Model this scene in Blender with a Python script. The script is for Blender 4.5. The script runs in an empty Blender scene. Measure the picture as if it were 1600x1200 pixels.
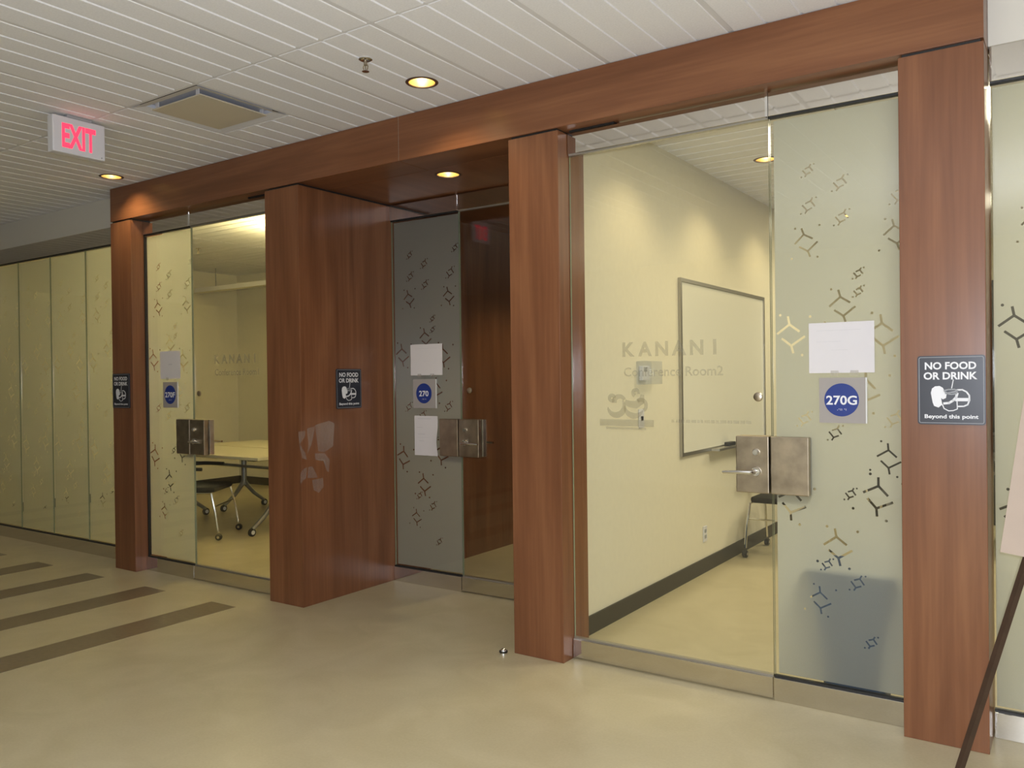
import bpy, bmesh, math, random
from mathutils import Vector, Matrix, Euler
from mathutils.geometry import delaunay_2d_cdt

random.seed(7)
scene = bpy.context.scene
C = scene.collection
PI = math.pi

# ------------------------------------------------------------------ camera
cam_d = bpy.data.cameras.new('camera')
cam = bpy.data.objects.new('camera', cam_d)
C.objects.link(cam)
F_PX, YAW, PITCH, ROLL = 1288.57, 0.5984, -0.0063, -0.0123
cam_d.sensor_fit = 'HORIZONTAL'
cam_d.sensor_width = 36.0
cam_d.lens = 36.0 * F_PX / 1600.0
cam_d.clip_start = 0.02
fw = Vector((-math.sin(YAW) * math.cos(PITCH), math.cos(YAW) * math.cos(PITCH), math.sin(PITCH)))
rt = fw.cross(Vector((0, 0, 1))).normalized()
up = rt.cross(fw)
r2 = rt * math.cos(ROLL) + up * math.sin(ROLL)
u2 = up * math.cos(ROLL) - rt * math.sin(ROLL)
cam.matrix_world = Matrix(((r2.x, u2.x, -fw.x, 0.0), (r2.y, u2.y, -fw.y, -3.5176), (r2.z, u2.z, -fw.z, 1.42), (0, 0, 0, 1)))
scene.camera = cam

# ------------------------------------------------------------------ world, lights, exposure
world = bpy.data.worlds.new('world')
scene.world = world
world.use_nodes = True
world.node_tree.nodes['Background'].inputs[0].default_value = (0.9, 0.95, 1.0, 1)
world.node_tree.nodes['Background'].inputs[1].default_value = 0.02
scene.view_settings.view_transform = 'Standard'
scene.view_settings.look = 'None'
scene.view_settings.gamma = 1.0
scene.view_settings.use_curve_mapping = False
scene.view_settings.exposure = 0.0
scene.cycles.transparent_max_bounces = 24
scene.cycles.max_bounces = 7
scene.cycles.diffuse_bounces = 3
scene.cycles.glossy_bounces = 4
scene.cycles.adaptive_threshold = 0.02


def lamp(name, kind, loc, power, col, radius=0.05, size=None, rot=None, spot=None, blend=0.5):
    d = bpy.data.lights.new(name, kind)
    d.energy = power
    d.color = col
    if kind in ('POINT', 'SPOT'):
        d.shadow_soft_size = radius
    if kind == 'AREA':
        d.shape = 'RECTANGLE'
        d.size, d.size_y = size
    if kind == 'SPOT':
        d.spot_size = spot
        d.spot_blend = blend
    o = bpy.data.objects.new(name, d)
    C.objects.link(o)
    o.location = loc
    if rot:
        o.rotation_euler = rot
    return o


WARM = (1.0, 0.76, 0.36)
WARM2 = (1.0, 0.80, 0.45)
# the camera's own flash, just above the lens
lamp('camera_flash', 'POINT', (0.02, -3.54, 1.475), 298, (0.84, 0.89, 1.0), radius=0.03)
# fixtureless fill lights added to brighten the rooms (the downlights carry their own beams further down)
lamp('room_fill_light', 'AREA', (-8.0, 2.3, 2.89), 8, (1.0, 0.77, 0.26), size=(2.4, 1.2))
WARM3 = (1.0, 0.90, 0.66)
lamp('room_fill_light', 'AREA', (-0.6, 4.6, 2.89), 55, WARM3, size=(1.2, 0.6))
lamp('room_fill_light', 'AREA', (-0.2, 1.7, 2.89), 45, WARM3, size=(1.2, 0.6))


# ------------------------------------------------------------------ materials
MATS = {}


def new_mat(name):
    m = bpy.data.materials.new(name)
    m.use_nodes = True
    nt = m.node_tree
    for n in list(nt.nodes):
        nt.nodes.remove(n)
    out = nt.nodes.new('ShaderNodeOutputMaterial')
    MATS[name] = m
    return m, nt, out


def principled(name, col, rough=0.5, metal=0.0, spec=0.5, coat=0.0, emis=None, estr=0.0, var=0.0, vscale=8.0, bump=0.0, bscale=60.0, alpha=None):
    m, nt, out = new_mat(name)
    b = nt.nodes.new('ShaderNodeBsdfPrincipled')
    b.inputs['Base Color'].default_value = (*col, 1)
    b.inputs['Roughness'].default_value = rough
    b.inputs['Metallic'].default_value = metal
    b.inputs['Specular IOR Level'].default_value = spec
    b.inputs['Coat Weight'].default_value = coat
    b.inputs['Coat Roughness'].default_value = 0.15
    if emis:
        b.inputs['Emission Color'].default_value = (*emis, 1)
        b.inputs['Emission Strength'].default_value = estr
    nt.links.new(b.outputs[0], out.inputs[0])
    geo = nt.nodes.new('ShaderNodeNewGeometry')
    if var > 0:
        n = nt.nodes.new('ShaderNodeTexNoise')
        n.inputs['Scale'].default_value = vscale
        n.inputs['Detail'].default_value = 6
        nt.links.new(geo.outputs['Position'], n.inputs['Vector'])
        r = nt.nodes.new('ShaderNodeValToRGB')
        r.color_ramp.elements[0].position = 0.3
        r.color_ramp.elements[1].position = 0.7
        r.color_ramp.elements[0].color = (*[c * (1 - var) for c in col], 1)
        r.color_ramp.elements[1].color = (*[min(1, c * (1 + var)) for c in col], 1)
        nt.links.new(n.outputs[0], r.inputs[0])
        nt.links.new(r.outputs[0], b.inputs['Base Color'])
    if bump > 0:
        n2 = nt.nodes.new('ShaderNodeTexNoise')
        n2.inputs['Scale'].default_value = bscale
        nt.links.new(geo.outputs['Position'], n2.inputs['Vector'])
        bp_ = nt.nodes.new('ShaderNodeBump')
        bp_.inputs['Strength'].default_value = bump
        bp_.inputs['Distance'].default_value = 0.003
        nt.links.new(n2.outputs[0], bp_.inputs['Height'])
        nt.links.new(bp_.outputs[0], b.inputs['Normal'])
    return m


def wood_mat(name, axis):
    """cherry laminate, grain running along one world axis"""
    m, nt, out = new_mat(name)
    L = nt.links.new
    geo = nt.nodes.new('ShaderNodeNewGeometry')
    mp = nt.nodes.new('ShaderNodeMapping')
    sc = [5.0, 5.0, 5.0]
    sc['xyz'.index(axis)] = 0.45
    mp.inputs['Scale'].default_value = sc
    L(geo.outputs['Position'], mp.inputs['Vector'])
    n1 = nt.nodes.new('ShaderNodeTexNoise')
    n1.inputs['Scale'].default_value = 1.6
    n1.inputs['Detail'].default_value = 5
    n1.inputs['Distortion'].default_value = 0.7
    L(mp.outputs[0], n1.inputs['Vector'])
    mp2 = nt.nodes.new('ShaderNodeMapping')
    sc2 = [60.0, 60.0, 60.0]
    sc2['xyz'.index(axis)] = 2.0
    mp2.inputs['Scale'].default_value = sc2
    L(geo.outputs['Position'], mp2.inputs['Vector'])
    n2 = nt.nodes.new('ShaderNodeTexNoise')
    n2.inputs['Scale'].default_value = 1.0
    n2.inputs['Detail'].default_value = 3
    L(mp2.outputs[0], n2.inputs['Vector'])
    mx = nt.nodes.new('ShaderNodeMix')
    mx.data_type = 'FLOAT'
    mx.inputs[0].default_value = 0.28
    L(n1.outputs[0], mx.inputs[2])
    L(n2.outputs[0], mx.inputs[3])
    r = nt.nodes.new('ShaderNodeValToRGB')
    e = r.color_ramp.elements
    e[0].position, e[1].position = 0.30, 0.70
    e[0].color = (0.142, 0.053, 0.022, 1)
    e[1].color = (0.275, 0.118, 0.052, 1)
    k = e.new(0.5)
    k.color = (0.203, 0.080, 0.035, 1)
    L(mx.outputs[0], r.inputs[0])
    b = nt.nodes.new('ShaderNodeBsdfPrincipled')
    b.inputs['Roughness'].default_value = 0.30
    b.inputs['Specular IOR Level'].default_value = 0.45
    L(r.outputs[0], b.inputs['Base Color'])
    L(b.outputs[0], out.inputs[0])
    return m


def glass_mat(name, tint, spec_col=(1, 1, 1), rough=0.0, extra=None):
    m, nt, out = new_mat(name)
    L = nt.links.new
    lw = nt.nodes.new('ShaderNodeLayerWeight')
    lw.inputs['Blend'].default_value = 0.5
    pw = nt.nodes.new('ShaderNodeMath'); pw.operation = 'POWER'; pw.inputs[1].default_value = 5.0
    L(lw.outputs['Facing'], pw.inputs[0])
    ma = nt.nodes.new('ShaderNodeMath'); ma.operation = 'MULTIPLY_ADD'
    ma.inputs[1].default_value = 0.96; ma.inputs[2].default_value = 0.035
    L(pw.outputs[0], ma.inputs[0])
    t = nt.nodes.new('ShaderNodeBsdfTransparent'); t.inputs[0].default_value = (*tint, 1)
    g = nt.nodes.new('ShaderNodeBsdfGlossy'); g.inputs['Color'].default_value = (*spec_col, 1); g.inputs['Roughness'].default_value = rough
    mx = nt.nodes.new('ShaderNodeMixShader')
    L(ma.outputs[0], mx.inputs[0]); L(t.outputs[0], mx.inputs[1]); L(g.outputs[0], mx.inputs[2])
    if extra:      # a share of diffuse colour (vinyl lettering, acrylic, tape)
        d = nt.nodes.new('ShaderNodeBsdfDiffuse'); d.inputs[0].default_value = (*extra[0], 1)
        mx2 = nt.nodes.new('ShaderNodeMixShader'); mx2.inputs[0].default_value = extra[1]
        L(mx.outputs[0], mx2.inputs[1]); L(d.outputs[0], mx2.inputs[2])
        L(mx2.outputs[0], out.inputs[0])
    else:
        L(mx.outputs[0], out.inputs[0])
    return m


def film_mat(name):
    m, nt, out = new_mat(name)
    L = nt.links.new
    d = nt.nodes.new('ShaderNodeBsdfDiffuse'); d.inputs[0].default_value = (0.68, 0.69, 0.70, 1)
    t = nt.nodes.new('ShaderNodeBsdfTranslucent'); t.inputs[0].default_value = (0.53, 0.545, 0.49, 1)
    mx = nt.nodes.new('ShaderNodeMixShader'); mx.inputs[0].default_value = 0.74
    L(d.outputs[0], mx.inputs[1]); L(t.outputs[0], mx.inputs[2]); L(mx.outputs[0], out.inputs[0])
    return m


def floor_mat(name):
    m, nt, out = new_mat(name)
    L = nt.links.new
    geo = nt.nodes.new('ShaderNodeNewGeometry')
    n1 = nt.nodes.new('ShaderNodeTexNoise'); n1.inputs['Scale'].default_value = 3.0; n1.inputs['Detail'].default_value = 8; n1.inputs['Distortion'].default_value = 1.5
    L(geo.outputs['Position'], n1.inputs['Vector'])
    n2 = nt.nodes.new('ShaderNodeTexNoise'); n2.inputs['Scale'].default_value = 90.0; n2.inputs['Detail'].default_value = 3
    L(geo.outputs['Position'], n2.inputs['Vector'])
    mx = nt.nodes.new('ShaderNodeMix'); mx.data_type = 'FLOAT'; mx.inputs[0].default_value = 0.35
    L(n1.outputs[0], mx.inputs[2]); L(n2.outputs[0], mx.inputs[3])
    r = nt.nodes.new('ShaderNodeValToRGB')
    e = r.color_ramp.elements
    e[0].position, e[1].position = 0.32, 0.68
    e[0].color = (0.47, 0.405, 0.245, 1); e[1].color = (0.56, 0.49, 0.32, 1)
    L(mx.outputs[0], r.inputs[0])
    b = nt.nodes.new('ShaderNodeBsdfPrincipled')
    b.inputs['Roughness'].default_value = 0.30
    b.inputs['Specular IOR Level'].default_value = 0.45
    L(r.outputs[0], b.inputs['Base Color']); L(b.outputs[0], out.inputs[0])
    return m


WOOD_V = wood_mat('cherry_laminate_upright', 'z')
WOOD_H = wood_mat('cherry_laminate_lengthwise', 'x')
WOOD_D = wood_mat('cherry_laminate_depthwise', 'y')
FLOOR = floor_mat('beige_linoleum')
STRIPE = principled('brown_linoleum', (0.20, 0.155, 0.095), 0.30, var=0.10, vscale=40)
TILE = principled('white_ceiling_tile', (0.84, 0.835, 0.85), 0.85, var=0.04, vscale=120)
TEE = principled('grey_ceiling_grid', (0.72, 0.71, 0.71), 0.6)
DECK = principled('plenum_dark', (0.05, 0.05, 0.05), 0.9)
WALL = principled('cream_wall_paint', (0.80, 0.75, 0.60), 0.75, var=0.02, vscale=30)
WALLW = principled('white_bulkhead_paint', (0.72, 0.69, 0.62), 0.75)
DARKWALL = principled('dark_far_wall', (0.03, 0.03, 0.028), 0.4)
BASE = principled('dark_rubber_base', (0.035, 0.032, 0.026), 0.5)
RAIL = principled('polished_steel', (0.66, 0.63, 0.58), 0.045, 1.0)
STEEL = principled('satin_bronze_steel', (0.42, 0.36, 0.28), 0.33, 1.0, var=0.2, vscale=14)
CHROME = principled('bright_chrome', (0.80, 0.80, 0.80), 0.08, 1.0)
GASKET = principled('black_gasket', (0.012, 0.012, 0.012), 0.5)
GLASS = glass_mat('clear_glass', (0.965, 0.975, 0.95))
GLASS_EDGE = principled('glass_edge', (0.24, 0.27, 0.18), 0.15)
FILM = film_mat('frosted_film')
VINYL = glass_mat('grey_vinyl_letter', (0.86, 0.85, 0.81), extra=((0.36, 0.34, 0.26), 0.26), rough=0.4)
SIGN_DK = principled('sign_navy_black', (0.018, 0.020, 0.030), 0.35)
SIGN_LT = principled('sign_white_print', (0.78, 0.78, 0.80), 0.5)
SIGN_GR = principled('sign_grey_print', (0.30, 0.31, 0.33), 0.5)
SIGN_BL = principled('sign_blue', (0.012, 0.035, 0.22), 0.35)
ACRYL = principled('grey_acrylic', (0.36, 0.33, 0.31), 0.2)
ACRYL_E = principled('pale_acrylic_edge', (0.70, 0.70, 0.68), 0.2)
PAPER = principled('white_paper', (0.70, 0.67, 0.675), 0.7)
PRINT = principled('faint_print', (0.58, 0.56, 0.57), 0.7)
TAPE = glass_mat('clear_tape', (0.96, 0.96, 0.95), rough=0.12, extra=((0.72, 0.66, 0.60), 0.14))
PLASTIC_W = principled('white_plastic', (0.74, 0.73, 0.76), 0.45)
PLASTIC_G = principled('grey_plastic', (0.35, 0.36, 0.38), 0.45)
EXIT_R = principled('exit_red_lit', (0.7, 0.02, 0.05), 0.5, emis=(1.0, 0.045, 0.10), estr=1.5)
GOLD = principled('gold_reflector', (0.95, 0.76, 0.40), 0.38, 1.0)
BRONZE = principled('bronze_trim', (0.10, 0.055, 0.035), 0.4)
BULB = principled('lit_lamp', (1, 1, 1), 0.5, emis=(1.0, 0.90, 0.65), estr=26.0)
TUBE = principled('uplight_emitter', (1, 1, 1), 0.5, emis=(1.0, 0.82, 0.38), estr=165.0)
DIFF = principled('diffuser_plaque', (0.62, 0.56, 0.44), 0.6)
DIFF_F = principled('diffuser_frame', (0.70, 0.69, 0.70), 0.5)
DIFF_D = principled('diffuser_throat', (0.60, 0.62, 0.70), 0.6)
BLACK = principled('black_plastic', (0.012, 0.012, 0.012), 0.45)
FABRIC = principled('black_fabric', (0.015, 0.015, 0.015), 0.9, bump=0.3, bscale=300)
TABLE = principled('cream_laminate', (0.72, 0.66, 0.48), 0.35)
GREYMET = principled('grey_metal', (0.30, 0.31, 0.33), 0.35, 0.6)
BLUE = principled('blue_bin_plastic', (0.022, 0.055, 0.115), 0.45)
BOARD = principled('tan_display_board', (0.43, 0.34, 0.27), 0.7, var=0.03, vscale=10)
EASEL = principled('dark_wood_easel', (0.055, 0.030, 0.018), 0.5, var=0.15, vscale=20)
WB = principled('whiteboard_face', (0.86, 0.84, 0.74), 0.18, spec=0.35)
ALU = principled('aluminium_trim', (0.42, 0.40, 0.36), 0.35, 0.8)
CLEARP = glass_mat('clear_plastic_guard', (0.93, 0.94, 0.95), extra=((0.8, 0.82, 0.85), 0.12), rough=0.05)


# ------------------------------------------------------------------ mesh helpers
class MB:
    def __init__(self):
        self.v, self.f, self.m = [], [], []

    def add(self, vs, fs, mi=0):
        o = len(self.v)
        self.v += [Vector(p) for p in vs]
        self.f += [tuple(i + o for i in f) for f in fs]
        self.m += [mi] * len(fs)
        return self

    def box(self, x0, x1, y0, y1, z0, z1, mi=0, bev=0.0):
        if bev <= 0:
            vs = [(x0, y0, z0), (x1, y0, z0), (x1, y1, z0), (x0, y1, z0), (x0, y0, z1), (x1, y0, z1), (x1, y1, z1), (x0, y1, z1)]
            fs = [(0, 3, 2, 1), (4, 5, 6, 7), (0, 1, 5, 4), (1, 2, 6, 5), (2, 3, 7, 6), (3, 0, 4, 7)]
            return self.add(vs, fs, mi)
        bm = bmesh.new()
        bmesh.ops.create_cube(bm, size=1.0)
        for v in bm.verts:
            v.co = Vector(((x0 + x1) / 2 + v.co.x * (x1 - x0), (y0 + y1) / 2 + v.co.y * (y1 - y0), (z0 + z1) / 2 + v.co.z * (z1 - z0)))
        bmesh.ops.bevel(bm, geom=bm.edges[:], offset=bev, segments=2, affect='EDGES', profile=0.5)
        bm.verts.index_update()
        self.add([v.co.copy() for v in bm.verts], [tuple(v.index for v in f.verts) for f in bm.faces], mi)
        bm.free()
        return self

    def tube(self, pts, r, n=8, mi=0, caps=True):
        pts = [Vector(p) for p in pts]
        rings = []
        prev = None
        for i, p in enumerate(pts):
            if i == 0:
                d = pts[1] - p
            elif i == len(pts) - 1:
                d = p - pts[i - 1]
            else:
                d = (pts[i + 1] - p).normalized() + (p - pts[i - 1]).normalized()
            d.normalize()
            a = prev if prev else (Vector((0, 0, 1)) if abs(d.z) < 0.9 else Vector((1, 0, 0)))
            s = d.cross(a).normalized()
            t = s.cross(d).normalized()
            prev = t
            rr = r[i] if isinstance(r, (list, tuple)) else r
            rings.append([p + s * (rr * math.cos(2 * PI * k / n)) + t * (rr * math.sin(2 * PI * k / n)) for k in range(n)])
        vs = [q for ring in rings for q in ring]
        fs = []
        for i in range(len(rings) - 1):
            for k in range(n):
                a, b = i * n + k, i * n + (k + 1) % n
                fs.append((a, b, b + n, a + n))
        if caps:
            fs.append(tuple(range(n - 1, -1, -1)))
            fs.append(tuple((len(rings) - 1) * n + k for k in range(n)))
        return self.add(vs, fs, mi)

    def lathe(self, prof, c=(0, 0, 0), n=28, axis='z', mi=0):
        """prof: list of (radius, height)"""
        vs, fs = [], []
        for (r, h) in prof:
            for k in range(n):
                a = 2 * PI * k / n
                p = (r * math.cos(a), r * math.sin(a), h)
                if axis == 'y':
                    p = (p[0], h, p[1])
                elif axis == 'x':
                    p = (h, p[0], p[1])
                vs.append((c[0] + p[0], c[1] + p[1], c[2] + p[2]))
        for i in range(len(prof) - 1):
            for k in range(n):
                a, b = i * n + k, i * n + (k + 1) % n
                fs.append((a, b, b + n, a + n))
        return self.add(vs, fs, mi)

    def prism(self, poly, y0, y1, mi=0):
        """poly in (x,z), extruded in y"""
        n = len(poly)
        vs = [(x, y0, z) for x, z in poly] + [(x, y1, z) for x, z in poly]
        fs = [tuple(range(n)), tuple(range(2 * n - 1, n - 1, -1))]
        for k in range(n):
            fs.append((k, (k + 1) % n, n + (k + 1) % n, n + k))
        return self.add(vs, fs, mi)

    def stroke(self, pts, w, y0, y1, mi=0):
        """polyline in (x,z) of width w, as a thin raised ribbon"""
        for i in range(len(pts) - 1):
            a, b = Vector(pts[i]), Vector(pts[i + 1])
            d = (b - a).normalized()
            nn = Vector((-d.y, d.x)) * (w / 2)
            e = d * (w * 0.35)
            a2, b2 = a - e, b + e
            self.prism([tuple(a2 - nn), tuple(b2 - nn), tuple(b2 + nn), tuple(a2 + nn)], y0, y1, mi)
        return self

    def build(self, name, mats, parent=None, smooth=False, world=True):
        """verts are in world space when world=True (parent must be unrotated), else local to the parent"""
        if not isinstance(mats, (list, tuple)):
            mats = [mats]
        vs = self.v
        if parent is not None:
            o0 = parent_loc(parent) if world else Vector((0, 0, 0))
        else:
            lo = Vector((min(p.x for p in vs), min(p.y for p in vs), min(p.z for p in vs)))
            hi = Vector((max(p.x for p in vs), max(p.y for p in vs), max(p.z for p in vs)))
            o0 = Vector(((lo.x + hi.x) / 2, (lo.y + hi.y) / 2, lo.z))
        me = bpy.data.meshes.new(name)
        me.from_pydata([tuple(p - o0) for p in vs], [], self.f)
        for mm in mats:
            me.materials.append(mm)
        if len(mats) > 1:
            me.polygons.foreach_set('material_index', self.m)
        bm = bmesh.new()
        bm.from_mesh(me)
        bmesh.ops.recalc_face_normals(bm, faces=bm.faces[:])
        bm.to_mesh(me)
        bm.free()
        if smooth:
            me.polygons.foreach_set('use_smooth', [True] * len(me.polygons))
            try:
                me.set_sharp_from_angle(angle=math.radians(40))
            except Exception:
                pass
        me.update()
        o = bpy.data.objects.new(name, me)
        C.objects.link(o)
        if parent is None:
            o.location = o0
        else:
            o.parent = parent
        return o


def parent_loc(o):
    p = Vector((0, 0, 0))
    while o is not None:
        p = p + o.location
        o = o.parent
    return p


def empty(name, loc, rotz=0.0):
    o = bpy.data.objects.new(name, None)
    o.empty_display_size = 0.1
    C.objects.link(o)
    o.location = loc
    o.rotation_euler = (0, 0, rotz)
    return o


def tag(o, label, cat, group=None, kind=None):
    o['label'] = label
    o['category'] = cat
    if group:
        o['group'] = group
    if kind:
        o['kind'] = kind
    return o


def struct(o, label, cat):
    return tag(o, label, cat, kind='structure')


def copy_tree(o, parent=None):
    c = o.copy()
    C.objects.link(c)
    c.parent = parent
    for ch in [x for x in bpy.data.objects if x.parent == o]:
        copy_tree(ch, c)
    return c


def sbox(name, dims, mat, label=None, cat=None, parent=None, bev=0.0):
    o = MB().box(*dims, bev=bev).build(name, mat, parent)
    if label:
        struct(o, label, cat)
    return o


_font_cache = {}


def text_verts(s, height, width=None, spacing=1.0, bold=0.0):
    """flat glyph triangles in (x,z), left baseline at 0; height = cap height"""
    cu = bpy.data.curves.new('txt', 'FONT')
    cu.body = s
    cu.size = 1.0
    cu.space_character = spacing
    cu.offset = bold
    cu.resolution_u = 3
    ob = bpy.data.objects.new('txt', cu)
    C.objects.link(ob)
    dg = bpy.context.evaluated_depsgraph_get()
    me = ob.evaluated_get(dg).to_mesh()
    vs = [(v.co.x, v.co.y) for v in me.vertices]
    fs = [tuple(p.vertices) for p in me.polygons]
    ob.evaluated_get(dg).to_mesh_clear()
    bpy.data.objects.remove(ob)
    bpy.data.curves.remove(cu)
    x0 = min(v[0] for v in vs); x1 = max(v[0] for v in vs)
    k = height / 0.729
    kx = (width / (x1 - x0)) if width else k
    return [((x - x0) * kx, y * k) for x, y in vs], fs


def add_text(mb, s, x, z, y, height, width=None, center=False, spacing=1.0, bold=0.0, mi=0):
    vs, fs = text_verts(s, height, width, spacing, bold)
    w = max(v[0] for v in vs)
    dx = x - (w / 2 if center else 0)
    mb.add([(vx + dx, y, vz + z) for vx, vz in vs], fs, mi)
    return mb


def cut_holes(ob, holes, z0, z1):
    """cut round holes (x,y,r) in world space out of a mesh object"""
    for (x, y, r) in holes:
        cm = MB().tube([(x, y, z0), (x, y, z1)], r, n=28).build('cutter', TILE)
        md = ob.modifiers.new('b', 'BOOLEAN')
        md.operation = 'DIFFERENCE'
        md.object = cm
        md.solver = 'EXACT'
        bpy.context.view_layer.update()
        dg = bpy.context.evaluated_depsgraph_get()
        me = bpy.data.meshes.new_from_object(ob.evaluated_get(dg))
        ob.modifiers.clear()
        ob.data = me
        bpy.data.objects.remove(cm)


# ------------------------------------------------------------------ main measures
ZC = 2.9176          # ceiling
ZB = 2.663           # underside of the beam
ZT = 2.6506          # top of the columns
G = 0.112            # glass line of the two room doors
G2 = 0.8513          # glass line of the recessed door
GS = 0.20            # glass line of the storefronts left and right
C1 = (-6.12, -5.848)
C2 = (-4.316, -4.0005)
C3 = (-2.4033, -2.107)
C4 = (-0.5604, -0.2683)
XR1 = -9.75          # left wall of the left room
XR3 = -2.226         # left wall of the right room

# ------------------------------------------------------------------ floor
floor = MB().box(-14, 5, -6.5, 7.2, -0.1, 0.0).build('floor', FLOOR)
struct(floor, 'beige speckled linoleum floor of corridor and rooms', 'floor')
for k, x1 in enumerate((-4.385, -5.135, -5.895, -6.63, -7.385, -8.13, -8.87, -9.6)):
    w = 0.245
    MB().box(x1 - w, x1, -3.6, -0.215, -0.002, 0.0012).build('stripe', STRIPE, floor)

# ------------------------------------------------------------------ ceilings
TW, TL = 0.602, 1.2
TX0 = -1.225
GAP = 0.008


def tile_mesh(name, length, along='y'):
    """plank tile: four planks with open grooves, planks run along y (or x)"""
    w = TW - 2 * GAP
    prof = [(0, 0.026), (0, 0.008), (0.008, 0.0)]
    pl = w / 4
    for i in range(1, 4):
        x = pl * i
        prof += [(x - 0.008, 0.0), (x - 0.005, 0.006), (x + 0.005, 0.006), (x + 0.008, 0.0)]
    prof += [(w - 0.008, 0.0), (w, 0.008), (w, 0.026)]
    L = length - 2 * GAP
    n = len(prof)
    vs = [(x - w / 2, -L / 2, z) for x, z in prof] + [(x - w / 2, L / 2, z) for x, z in prof]
    fs = [(i, i + 1, n + i + 1, n + i) for i in range(n - 1)]
    fs += [(n - 1, 0, n, 2 * n - 1), tuple(range(n - 1, -1, -1)), tuple(range(n, 2 * n))]
    if along == 'x':
        vs = [(y, x, z) for x, y, z in vs]
    me = bpy.data.meshes.new(name)
    me.from_pydata(vs, [], fs)
    me.materials.append(TILE)
    bm = bmesh.new(); bm.from_mesh(me)
    bmesh.ops.recalc_face_normals(bm, faces=bm.faces[:]); bm.to_mesh(me); bm.free()
    return me


tm_full = tile_mesh('ceiling_tile', TL)
tm_half = tile_mesh('ceiling_tile_half', TW)
tm_x = tile_mesh('ceiling_tile_across', TL, 'x')

ceil = MB().box(-14, 5, -6.5, 7.2, 3.12, 3.2).build('ceiling', DECK)
struct(ceil, 'white plank tile suspended ceiling with grey grid', 'ceiling')


def put_tile(me, x, y):
    o = bpy.data.objects.new('ceiling_tile', me)
    C.objects.link(o)
    o.parent = ceil
    o.location = Vector((x, y, ZC)) - ceil.location
    return o


ROW0 = -0.975
DIFFX, DIFFROW = 5, 0
corr_holes = {}
lights_corr = [(-2.703, -0.325), (-5.744, -0.203), (-8.80, -0.20), (0.42, -0.33)]
for row in range(3):
    yc = ROW0 + TL / 2 - TL * row
    for k in range(-2, 18):
        xc = TX0 - TW * k + TW / 2
        if row == 0 and k == DIFFX:
            put_tile(tm_half, xc, ROW0 + TL - TW / 2)
            continue
        o = put_tile(tm_full, xc, yc)
        hs = [(x, y, 0.074) for x, y in lights_corr if abs(x - xc) < TW / 2 + .08 and abs(y - yc) < TL / 2 + .08]
        if hs:
            o.data = o.data.copy()
            bpy.context.view_layer.update()
            cut_holes(o, hs, ZC - 0.05, ZC + 0.1)
# plain ceiling panel further back over the corridor, behind the photographer
MB().box(-13.9, 4.9, -6.5, ROW0 - 2 * TL - 0.01, ZC, ZC + 0.026).build('ceiling_panel', TILE, ceil)
MB().box(-13.9, TX0 - TW * 17 - 0.01, ROW0 - 2 * TL, 0.2, ZC, ZC + 0.026).build('ceiling_panel', TILE, ceil)
MB().box(TX0 + 2 * TW + TW, 4.9, ROW0 - 2 * TL, 0.2, ZC, ZC + 0.026).build('ceiling_panel', TILE, ceil)
g = MB()
for k in range(-3, 18):
    x = TX0 - TW * k
    g.box(x - 0.012, x + 0.012, ROW0 - 2 * TL, 0.22, ZC + 0.003, ZC + 0.03)
for row in range(0, 3):
    y = ROW0 - TL * row
    g.box(-13.9, 4.9, y - 0.012, y + 0.012, ZC + 0.0025, ZC + 0.031)
xd = TX0 - TW * DIFFX
g.box(xd, xd + TW, ROW0 + TW - 0.012, ROW0 + TW + 0.012, ZC + 0.0025, ZC + 0.031)
g.build('ceiling_grid', TEE, ceil)

# room ceilings: plank tiles lying the other way
r3_lights = [(-1.755, 0.98), (-1.755, 2.21), (-1.755, 3.45), (-1.755, 4.7)]
for (x0, x1, y0, y1) in ((-9.9, -4.3, 0.25, 4.2), (-2.3, 4.6, 0.25, 7.2)):
    yy = y0 + TW / 2
    while yy - TW / 2 < y1:
        xx = x0 + TL / 2
        while xx - TL / 2 < x1:
            far = xx > 1.0
            if not far:
                o = put_tile(tm_x, xx, yy)
                hs = [(x, y, 0.074) for x, y in r3_lights if abs(x - xx) < TL / 2 + .08 and abs(y - yy) < TW / 2 + .08]
                if hs:
                    o.data = o.data.copy()
                    bpy.context.view_layer.update()
                    cut_holes(o, hs, ZC - 0.05, ZC + 0.1)
            xx += TL
        yy += TW
MB().box(1.31, 4.9, 0.22, 7.2, ZC, ZC + 0.026).build('ceiling_panel', TILE, ceil)
g = MB()
for yk in range(12):
    y = 0.25 + TW * yk
    g.box(-2.22, 1.3, y - 0.012, y + 0.012, ZC + 0.003, ZC + 0.03)
    if y < 4.0:
        g.box(-9.74, -4.32, y - 0.012, y + 0.012, ZC + 0.003, ZC + 0.03)
for xk in (-1.1, 0.1, 1.3):
    g.box(xk - 0.012, xk + 0.012, 0.25, 7.1, ZC + 0.0105, ZC + 0.031)
for xk in (-8.7, -7.5, -6.3, -5.1):
    g.box(xk - 0.012, xk + 0.012, 0.25, 3.9, ZC + 0.0105, ZC + 0.031)
g.build('ceiling_grid', TEE, ceil)

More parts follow.
